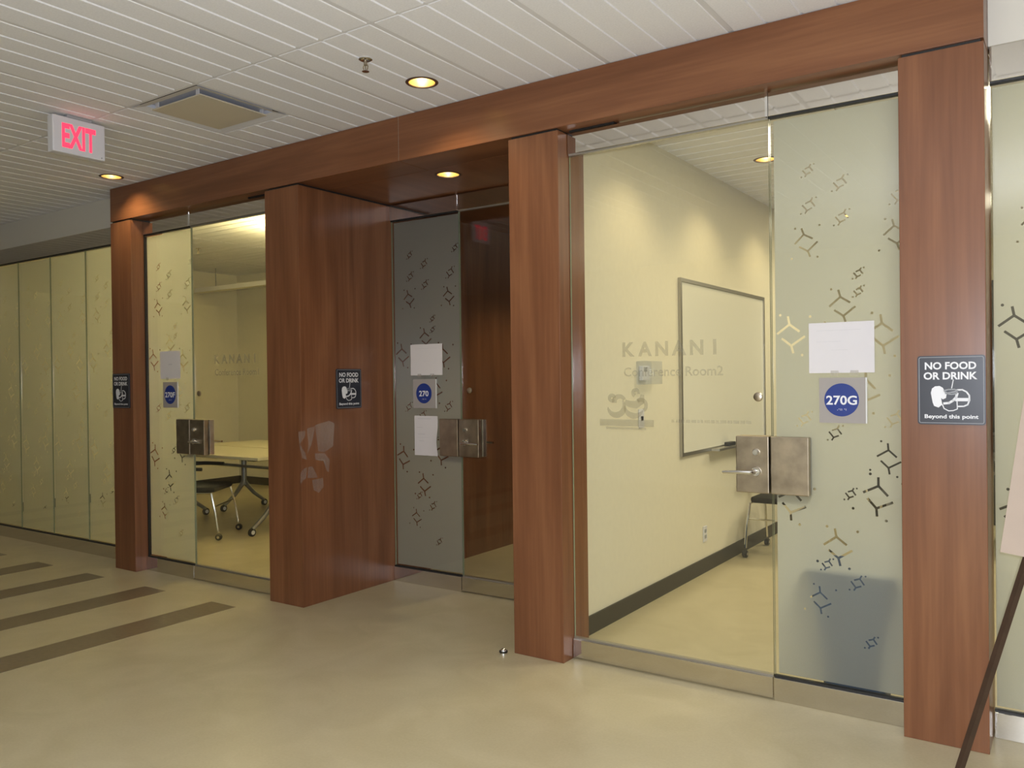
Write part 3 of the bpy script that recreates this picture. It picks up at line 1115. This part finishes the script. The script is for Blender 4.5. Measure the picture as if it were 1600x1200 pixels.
# ------------------------------------------------------------------ downlights
def downlight(x, y, z, label, power, trim=BRONZE, spot=2.4, col=WARM2, group='recessed downlights', down=0.0):
    e = empty('recessed_downlight', (x, y, z))
    tag(e, label, 'downlight', group)
    MB().lathe([(0.067, 0.002), (0.067, -0.003), (0.080, -0.003), (0.083, -0.0005), (0.080, 0.0)], (x, y, z - 0.0005), n=36).build('trim_ring', trim, e, smooth=True)
    MB().lathe([(0.069, 0.0), (0.066, 0.03), (0.058, 0.07), (0.046, 0.11), (0.0, 0.112)], (x, y, z), n=36).build('reflector_cone', GOLD, e, smooth=True)
    MB().lathe([(0.0, 0.028), (0.009, 0.032), (0.012, 0.042), (0.012, 0.108)], (x, y, z), n=14).build('lamp_tube', BULB, e, smooth=True)
    l = lamp('downlight_beam', 'SPOT', (x, y, z + 0.004), power, col, radius=0.045, spot=spot, blend=0.7)
    l.parent = e
    l.location = (0, 0, 0.004 - down)
    return e


downlight(*lights_corr[0], ZC, 'recessed gold downlight in the ceiling beside the sprinkler', 16)
downlight(*lights_corr[1], ZC, 'recessed gold downlight in the ceiling above the leftmost column', 16)
downlight(*lights_corr[2], ZC, 'recessed downlight of the corridor above the left storefront', 26)
downlight(*lights_corr[3], ZC, 'recessed downlight of the corridor above the easel', 16)
downlight(-3.127, 0.41, ZB, 'recessed gold downlight in the wooden soffit over door 270', 3.5, spot=1.9)
downlight(-3.127, 2.2, ZB, 'added unseen downlight in the hall soffit just behind door 270', 40, spot=2.0)  # lamp added out of view to brighten the hall
downlight(-3.127, 4.0, ZB, 'added unseen downlight deep in the hall behind door 270', 40, spot=2.0)  # second added hall lamp, also out of view
for k, (x, y) in enumerate(r3_lights):
    if k == 1:
        lb = 'recessed gold downlight on the ceiling of room 270G, by the door edge'
    else:
        lb = ('recessed downlight nearest the door inside room 270G', '', 'third recessed downlight from the door in room 270G', 'recessed downlight furthest from the door in room 270G')[k]
    downlight(x, y, ZC, lb, 16, spot=2.1, col=WARM2, group='downlights in room 270G')


# ------------------------------------------------------------------ sprinklers, air diffuser
def sprinkler(x, y, label):
    e = empty('fire_sprinkler', (x, y, ZC))
    tag(e, label, 'sprinkler', 'ceiling sprinklers')
    MB().lathe([(0.0, 0.001), (0.030, 0.0), (0.032, -0.004), (0.022, -0.010), (0.012, -0.012), (0.0, -0.012)], (x, y, ZC), n=24).build('escutcheon', CHROME, e, smooth=True)
    fr = MB()
    fr.tube([(x, y, ZC - 0.010), (x, y, ZC - 0.030)], 0.008, n=10)
    for s in (-1, 1):
        fr.tube([(x + s * 0.007, y, ZC - 0.026), (x + s * 0.015, y, ZC - 0.036), (x + s * 0.012, y, ZC - 0.050), (x, y, ZC - 0.056)], 0.0028, n=6)
    fr.tube([(x, y, ZC - 0.03), (x, y, ZC - 0.056)], 0.0025, n=6)
    fr.build('sprinkler_frame', STEEL, e, smooth=True)
    MB().lathe([(0.0, -0.056), (0.017, -0.057), (0.017, -0.059), (0.0, -0.060)], (x, y, ZC), n=18).build('deflector', CHROME, e, smooth=True)


sprinkler(-2.716, -0.712, 'small chrome sprinkler head on the corridor ceiling near the downlight')
sprinkler(-8.05, 2.12, 'tiny sprinkler head on the bright ceiling of room 270F')

dfx0, dfx1, dfy0, dfy1 = xd + 0.012, xd + TW - 0.012, ROW0 + 0.012, ROW0 + TW - 0.012
df = empty('air_diffuser', ((dfx0 + dfx1) / 2, (dfy0 + dfy1) / 2, ZC))
tag(df, 'square ceiling air diffuser with tan plaque beside the exit sign', 'air diffuser')
fm = MB()
for s, (a, b) in enumerate(((0.0, 0.055),)):
    o0 = [(dfx0, dfy0), (dfx1, dfy0), (dfx1, dfy1), (dfx0, dfy1)]
    i0 = [(dfx0 + b, dfy0 + b), (dfx1 - b, dfy0 + b), (dfx1 - b, dfy1 - b), (dfx0 + b, dfy1 - b)]
    vs = [(x, y, ZC - 0.001) for x, y in o0] + [(x, y, ZC + 0.012) for x, y in i0]
    fm.add(vs, [(k, (k + 1) % 4, 4 + (k + 1) % 4, 4 + k) for k in range(4)])
fm.build('diffuser_frame', DIFF_F, df)
b = 0.055
MB().add([(dfx0 + b, dfy0 + b, ZC + 0.012), (dfx1 - b, dfy0 + b, ZC + 0.012), (dfx1 - b, dfy1 - b, ZC + 0.012), (dfx0 + b, dfy1 - b, ZC + 0.012),
          (dfx0 + b, dfy0 + b, ZC + 0.03), (dfx1 - b, dfy0 + b, ZC + 0.03), (dfx1 - b, dfy1 - b, ZC + 0.03), (dfx0 + b, dfy1 - b, ZC + 0.03)],
         [(0, 1, 5, 4), (1, 2, 6, 5), (2, 3, 7, 6), (3, 0, 4, 7), (4, 5, 6, 7)]).build('diffuser_throat', DIFF_D, df)
b = 0.075
MB().box(dfx0 + b, dfx1 - b, dfy0 + b, dfy1 - b, ZC - 0.010, ZC - 0.003, bev=0.002).build('diffuser_plaque', DIFF, df)
for (hx, hy) in ((dfx0 + 0.11, dfy0 + 0.085), (dfx1 - 0.11, dfy0 + 0.085), (dfx0 + 0.11, dfy1 - 0.085), (dfx1 - 0.11, dfy1 - 0.085)):
    MB().box(hx - 0.012, hx + 0.012, hy - 0.003, hy + 0.003, ZC - 0.003, ZC + 0.0295).build('plaque_hanger', DIFF_F, df)

# floor door stop
ds = empty('door_stop', (-2.442, -0.045, 0))
tag(ds, 'small chrome dome door stop on the floor beside the middle column', 'door stop')
MB().lathe([(0.0, 0.030), (0.008, 0.029), (0.016, 0.022), (0.019, 0.012), (0.020, 0.0)], (-2.442, -0.045, 0.0), n=20).build('stop_dome', CHROME, ds, smooth=True)
MB().lathe([(0.0195, 0.020), (0.022, 0.018), (0.022, 0.011), (0.0195, 0.009)], (-2.442, -0.045, 0.0), n=20).build('rubber_ring', BLACK, ds, smooth=True)

# ------------------------------------------------------------------ room 270G: whiteboard, guard, outlet, bin
wb = empty('whiteboard', (XR3, 2.68, 0.88))
tag(wb, 'large whiteboard with thin metal frame on the wall of room 270G', 'whiteboard')
y0, y1, z0, z1 = 1.775, 3.59, 0.886, 2.083
MB().box(XR3 + 0.001, XR3 + 0.012, y0, y1, z0, z1).build('board_face', WB, wb)
fr = MB()
for (a, b_, c, d) in ((y0 - 0.012, y0 + 0.012, z0 - 0.012, z1 + 0.012), (y1 - 0.012, y1 + 0.012, z0 - 0.012, z1 + 0.012)):
    fr.box(XR3 + 0.001, XR3 + 0.022, a, b_, c, d)
for zz in (z0, z1):
    fr.box(XR3 + 0.001, XR3 + 0.0215, y0 + 0.012, y1 - 0.012, zz - 0.012, zz + 0.012)
fr.build('board_frame', ALU, wb)
MB().box(XR3 + 0.022, XR3 + 0.085, 2.30, 3.50, z0 - 0.014, z0 + 0.004, bev=0.002).build('pen_tray', ALU, wb)
er = MB().box(XR3 + 0.030, XR3 + 0.075, 2.55, 2.68, z0 + 0.0042, z0 + 0.034, bev=0.004).build('board_eraser', BLACK)
tag(er, 'small dark eraser lying in the tray of the whiteboard', 'eraser')

th = empty('thermostat', (XR3, 1.22, 1.45))
tag(th, 'white wall thermostat under a clear box guard in room 270G', 'thermostat')
MB().box(XR3 + 0.001, XR3 + 0.028, 1.14, 1.24, 1.40, 1.49, bev=0.004).build('thermostat_body', PLASTIC_W, th)
MB().box(XR3 + 0.0282, XR3 + 0.030, 1.155, 1.20, 1.455, 1.482).build('thermostat_display', PLASTIC_G, th)
MB().box(XR3 + 0.001, XR3 + 0.075, 1.10, 1.33, 1.375, 1.52, bev=0.006).build('clear_guard', CLEARP, th)
sw = empty('light_switch', (XR3, 1.165, 1.10))
tag(sw, 'small steel light switch plate below the thermostat in room 270G', 'light switch')
MB().box(XR3 + 0.001, XR3 + 0.006, 1.128, 1.202, 1.105, 1.222, bev=0.002).build('switch_plate', PLASTIC_W, sw)
MB().box(XR3 + 0.006, XR3 + 0.014, 1.155, 1.175, 1.150, 1.178, bev=0.002).build('switch_toggle', BLACK, sw)
ol = empty('wall_outlet', (XR3, 2.208, 0.22))
tag(ol, 'small electrical outlet low on the wall of room 270G', 'outlet')
MB().box(XR3 + 0.001, XR3 + 0.006, 2.172, 2.244, 0.220, 0.334, bev=0.002).build('outlet_plate', PLASTIC_W, ol)
oc = MB()
for zz in (0.245, 0.287):
    oc.box(XR3 + 0.006, XR3 + 0.008, 2.190, 2.226, zz, zz + 0.024, bev=0.002)
oc.build('socket', PLASTIC_G, ol)

BX, BY = -0.785, 0.268
bn = empty('recycling_bin', (BX, BY, 0))
tag(bn, 'blue waste bin standing behind the frosted glass of 270G', 'bin')
bm_ = MB()
prof = [(0.0, 0.118, 0.085), (0.56, 0.178, 0.120), (0.56, 0.190, 0.130), (0.60, 0.192, 0.132), (0.60, 0.182, 0.122), (0.565, 0.174, 0.115), (0.02, 0.112, 0.080)]
ring = []
for (z, hw, hd) in prof:
    for (px_, pz_) in rounded(2 * hw, 2 * hd, 0.03, 3):
        ring.append((BX + px_, BY + pz_, z))
nn_ = len(ring) // len(prof)
fs = []
for i in range(len(prof) - 1):
    for k in range(nn_):
        fs.append((i * nn_ + k, i * nn_ + (k + 1) % nn_, (i + 1) * nn_ + (k + 1) % nn_, (i + 1) * nn_ + k))
fs.append(tuple(range(nn_)))
fs.append(tuple((len(prof) - 1) * nn_ + k for k in range(nn_)))
bm_.add(ring, fs).build('bin_body', BLUE, bn)


# ------------------------------------------------------------------ chairs and tables
def make_chair(label):
    """nesting arm chair on casters, faces +x, origin on the floor"""
    e = empty('conference_chair', (0, 0, 0))
    tag(e, label, 'chair', 'conference chairs')
    s = MB()
    s.box(-0.22, 0.24, -0.23, 0.23, 0.425, 0.475, bev=0.02)
    s.build('seat', FABRIC, e, smooth=True, world=False)
    bk = MB()
    n = 8
    for side in (0, 1):
        pass
    vs = []
    for t_ in (0.0, 0.025):
        for j in range(6):
            for i in range(n + 1):
                u, v = i / n, j / 5
                y = (-0.22 + 0.44 * u)
                x = -0.25 - 0.09 * v - t_ + 0.05 * (2 * u - 1) ** 2
                vs.append((x, y, 0.54 + 0.36 * v))
    m1 = (n + 1) * 6
    fs = []
    for j in range(5):
        for i in range(n):
            a = j * (n + 1) + i
            fs += [(a, a + 1, a + n + 2, a + n + 1), (m1 + a, m1 + a + n + 1, m1 + a + n + 2, m1 + a + 1)]
    for i in range(n):
        a, b_ = i, 5 * (n + 1) + i
        fs += [(a, m1 + a, m1 + a + 1, a + 1), (b_, b_ + 1, m1 + b_ + 1, m1 + b_)]
    for j in range(5):
        a, b_ = j * (n + 1), j * (n + 1) + n
        fs += [(a, a + n + 1, m1 + a + n + 1, m1 + a), (b_, m1 + b_, m1 + b_ + n + 1, b_ + n + 1)]
    bk.add(vs, fs).build('backrest', FABRIC, e, smooth=True, world=False)
    for sy in (-1, 1):
        MB().tube([(0.21, sy * 0.24, 0.42), (0.25, sy * 0.255, 0.25), (0.275, sy * 0.26, 0.075)], 0.011, n=8).build('leg', CHROME, e, smooth=True, world=False)
        MB().tube([(-0.16, sy * 0.24, 0.42), (-0.23, sy * 0.255, 0.25), (-0.275, sy * 0.26, 0.075)], 0.011, n=8).build('leg', CHROME, e, smooth=True, world=False)
        MB().tube([(0.21, sy * 0.24, 0.42), (-0.16, sy * 0.24, 0.42), (-0.235, sy * 0.235, 0.52), (-0.30, sy * 0.215, 0.80)], 0.011, n=8).build('side_frame', CHROME, e, smooth=True, world=False)
        ar = MB().tube([(-0.27, sy * 0.245, 0.60), (-0.24, sy * 0.265, 0.635), (-0.05, sy * 0.27, 0.645), (0.14, sy * 0.27, 0.640)], [0.014, 0.018, 0.019, 0.016], n=8)
        ar.build('armrest', BLACK, e, smooth=True, world=False)
        for sx in (-1, 1):
            cs = MB().lathe([(0.0, -0.018), (0.024, -0.018), (0.030, -0.012), (0.030, 0.012), (0.024, 0.018), (0.0, 0.018)], (sx * 0.28, sy * 0.26, 0.030), axis='y', n=16)
            c_ = cs.build('caster', BLACK, e, smooth=True, world=False)
            MB().lathe([(0.0, -0.0195), (0.012, -0.0195), (0.012, 0.0195), (0.0, 0.0195)], (sx * 0.28, sy * 0.26, 0.030), axis='y', n=12).build('caster_hub', CHROME, c_, smooth=True, world=False)
    MB().tube([(0.235, -0.25, 0.30), (0.235, 0.25, 0.30)], 0.008, n=6).build('stretcher', CHROME, e, world=False)
    return e


ch = make_chair('black office chair tucked to the near side of the table in room 270F')
ch.location = (-6.74, 1.17, 0); ch.rotation_euler = (0, 0, 0.58)
c2 = copy_tree(ch); c2.location = (-7.0, 3.12, 0); c2.rotation_euler = (0, 0, -1.5)
c2['label'] = 'black office chair behind the tables at the back of room 270F'
c3 = copy_tree(ch); c3.location = (-1.875, 3.10, 0); c3.rotation_euler = (0, 0, -PI / 2)
c3['label'] = 'black office chair against the whiteboard wall in room 270G'
c4 = copy_tree(ch); c4.location = (-1.10, 3.60, 0); c4.rotation_euler = (0, 0, 1.5)
c4['label'] = 'black office chair tucked to the near side of the table in room 270G'


def make_table(label, L, D, top, group='rolling meeting tables'):
    e = empty('meeting_table', (0, 0, 0))
    tag(e, label, 'table', group)
    MB().box(-L / 2, L / 2, -D / 2, D / 2, 0.712, 0.740, bev=0.004).build('table_top', top, e, world=False)
    for sx in (-1, 1):
        x = sx * (L / 2 - 0.22)
        pl = MB().box(x - 0.055, x + 0.055, -D / 2 + 0.10, D / 2 - 0.10, 0.690, 0.7115, bev=0.004)
        pl.build('top_bracket', BLACK, e, world=False)
        lg = MB().tube([(x, 0, 0.692), (x, 0, 0.27)], 0.030, n=14)
        for sy in (-1, 1):
            lg.tube([(x, 0, 0.32), (x, sy * 0.03, 0.275), (x, sy * 0.13, 0.165), (x, sy * 0.25, 0.080), (x, sy * 0.27, 0.068)], [0.026, 0.026, 0.022, 0.019, 0.018], n=10)
        lg.build('leg', GREYMET, e, smooth=True, world=False)
        for sy in (-1, 1):
            cc = MB().lathe([(0.0, -0.016), (0.030, -0.016), (0.038, -0.010), (0.038, 0.010), (0.030, 0.016), (0.0, 0.016)], (x, sy * 0.275, 0.038), axis='x', n=18).build('caster', BLACK, e, smooth=True, world=False)
            MB().lathe([(0.0, -0.018), (0.020, -0.018), (0.020, 0.018), (0.0, 0.018)], (x, sy * 0.275, 0.038), axis='x', n=14).build('caster_hub', PLASTIC_W, cc, smooth=True, world=False)
    MB().tube([(-L / 2 + 0.22, 0, 0.60), (L / 2 - 0.22, 0, 0.60)], 0.014, n=8).build('stretcher', GREYMET, e, world=False)
    return e


ta = make_table('cream rolling table nearest the glass door of room 270F', 1.90, 0.75, TABLE)
ta.location = (-6.98, 1.655, 0)
tb = copy_tree(ta); tb.location = (-6.99, 2.435, 0); tb['label'] = 'cream rolling table in the middle of room 270F'
td = make_table('dark rolling table behind the frosted glass of room 270G', 1.6, 0.75, principled('dark_laminate', (0.03, 0.028, 0.025), 0.35), group='tables in room 270G')
td.location = (-0.75, 4.25, 0)

cr = empty('credenza', (-1.25, 5.55, 0))
tag(cr, 'low dark credenza at the back of room 270G behind the frosted glass', 'cabinet')
MB().box(-2.1, -0.3, 5.32, 5.78, 0.06, 0.84, bev=0.004).build('cabinet_body', MATS['dark_laminate'], cr)
MB().box(-2.06, -0.34, 5.36, 5.76, 0.0, 0.06).build('plinth', BLACK, cr)
for i in range(3):
    dr = MB().box(-2.08 + i * 0.587, -1.50 + i * 0.587, 5.302, 5.319, 0.09, 0.82, bev=0.002).build('cabinet_door', MATS['dark_laminate'], cr)
    MB().tube([(-1.56 + i * 0.587, 5.285, 0.55), (-1.56 + i * 0.587, 5.285, 0.70)], 0.006, n=8).build('door_handle', CHROME, dr)

# projector screen case hanging across the far end of room 270F
sc_ = empty('projection_screen_case', (-7.9, 3.25, 2.60))
tag(sc_, 'long white projection screen case hanging across the back of room 270F', 'screen case')
MB().box(-9.70, -6.1, 3.20, 3.30, 2.605, 2.680, bev=0.010).build('screen_housing', PLASTIC_W, sc_)
MB().box(-9.70, -6.1, 3.188, 3.200, 2.600, 2.618).build('weight_bar', CHROME, sc_)
for x in (-9.3, -6.5):
    MB().tube([(x, 3.25, 2.678), (x, 3.25, ZC + 0.005)], 0.006, n=6).build('hanger_rod', GREYMET, sc_)

# uplight added out of sight behind the pier to make the ceiling glow
pd = empty('hidden_uplight', (-5.5, 1.86, 2.53))
tag(pd, 'added white uplight hidden behind the pier to brighten the ceiling of room 270F', 'added uplight')
MB().box(-6.20, -4.80, 1.74, 1.98, 2.535, 2.575, bev=0.006).build('uplight_housing', PLASTIC_W, pd)
MB().box(-6.18, -4.82, 1.76, 1.96, 2.5755, 2.583).build('light_tube', TUBE, pd)
for xk in (-6.0, -5.0):
    MB().tube([(xk, 1.86, 2.583), (xk, 1.86, ZC + 0.005)], 0.003, n=6).build('hanger_wire', GREYMET, pd)

# ------------------------------------------------------------------ easel with board at the right edge
eb = empty('display_easel', (0.12, -0.32, 0))
tag(eb, 'dark wooden easel standing in front of the right frosted storefront', 'easel')
apex = Vector((0.14, -0.13, 1.80))
foot = Vector((-0.352, -0.44, 0.0))
MB().tube([foot, foot + (apex - foot) * 0.5, apex], 0.0135, n=4).build('leg', EASEL, eb)
MB().tube([(0.62, -0.44, 0.0), apex + Vector((0.02, 0, 0))], 0.0135, n=4).build('leg', EASEL, eb)
MB().tube([(0.14, 0.10, 0.0), apex + Vector((0.01, 0.03, -0.02))], 0.0135, n=4).build('leg', EASEL, eb)
MB().tube([(-0.118, -0.295, 0.80), (0.43, -0.295, 0.80)], 0.012, n=4).build('ledge', EASEL, eb)
db = empty('display_board', (0.2, -0.34, 0.81))
tag(db, 'pale tan display board leaning on the easel at the right edge', 'board')
bw, bh, rot = 0.72, 0.92, math.radians(-7.5)
vs = []
for yy in (0.0, 0.006):
    for (u, v) in ((0, 0), (bw, 0), (bw, bh), (0, bh)):
        x = u * math.cos(rot) - v * math.sin(rot)
        z = u * math.sin(rot) + v * math.cos(rot)
        vs.append((-0.207 + x, -0.352 + 0.16 * z + yy, 0.826 + z))
MB().add(vs, [(0, 1, 2, 3), (7, 6, 5, 4), (0, 4, 5, 1), (1, 5, 6, 2), (2, 6, 7, 3), (3, 7, 4, 0)]).build('board_panel', BOARD, db)
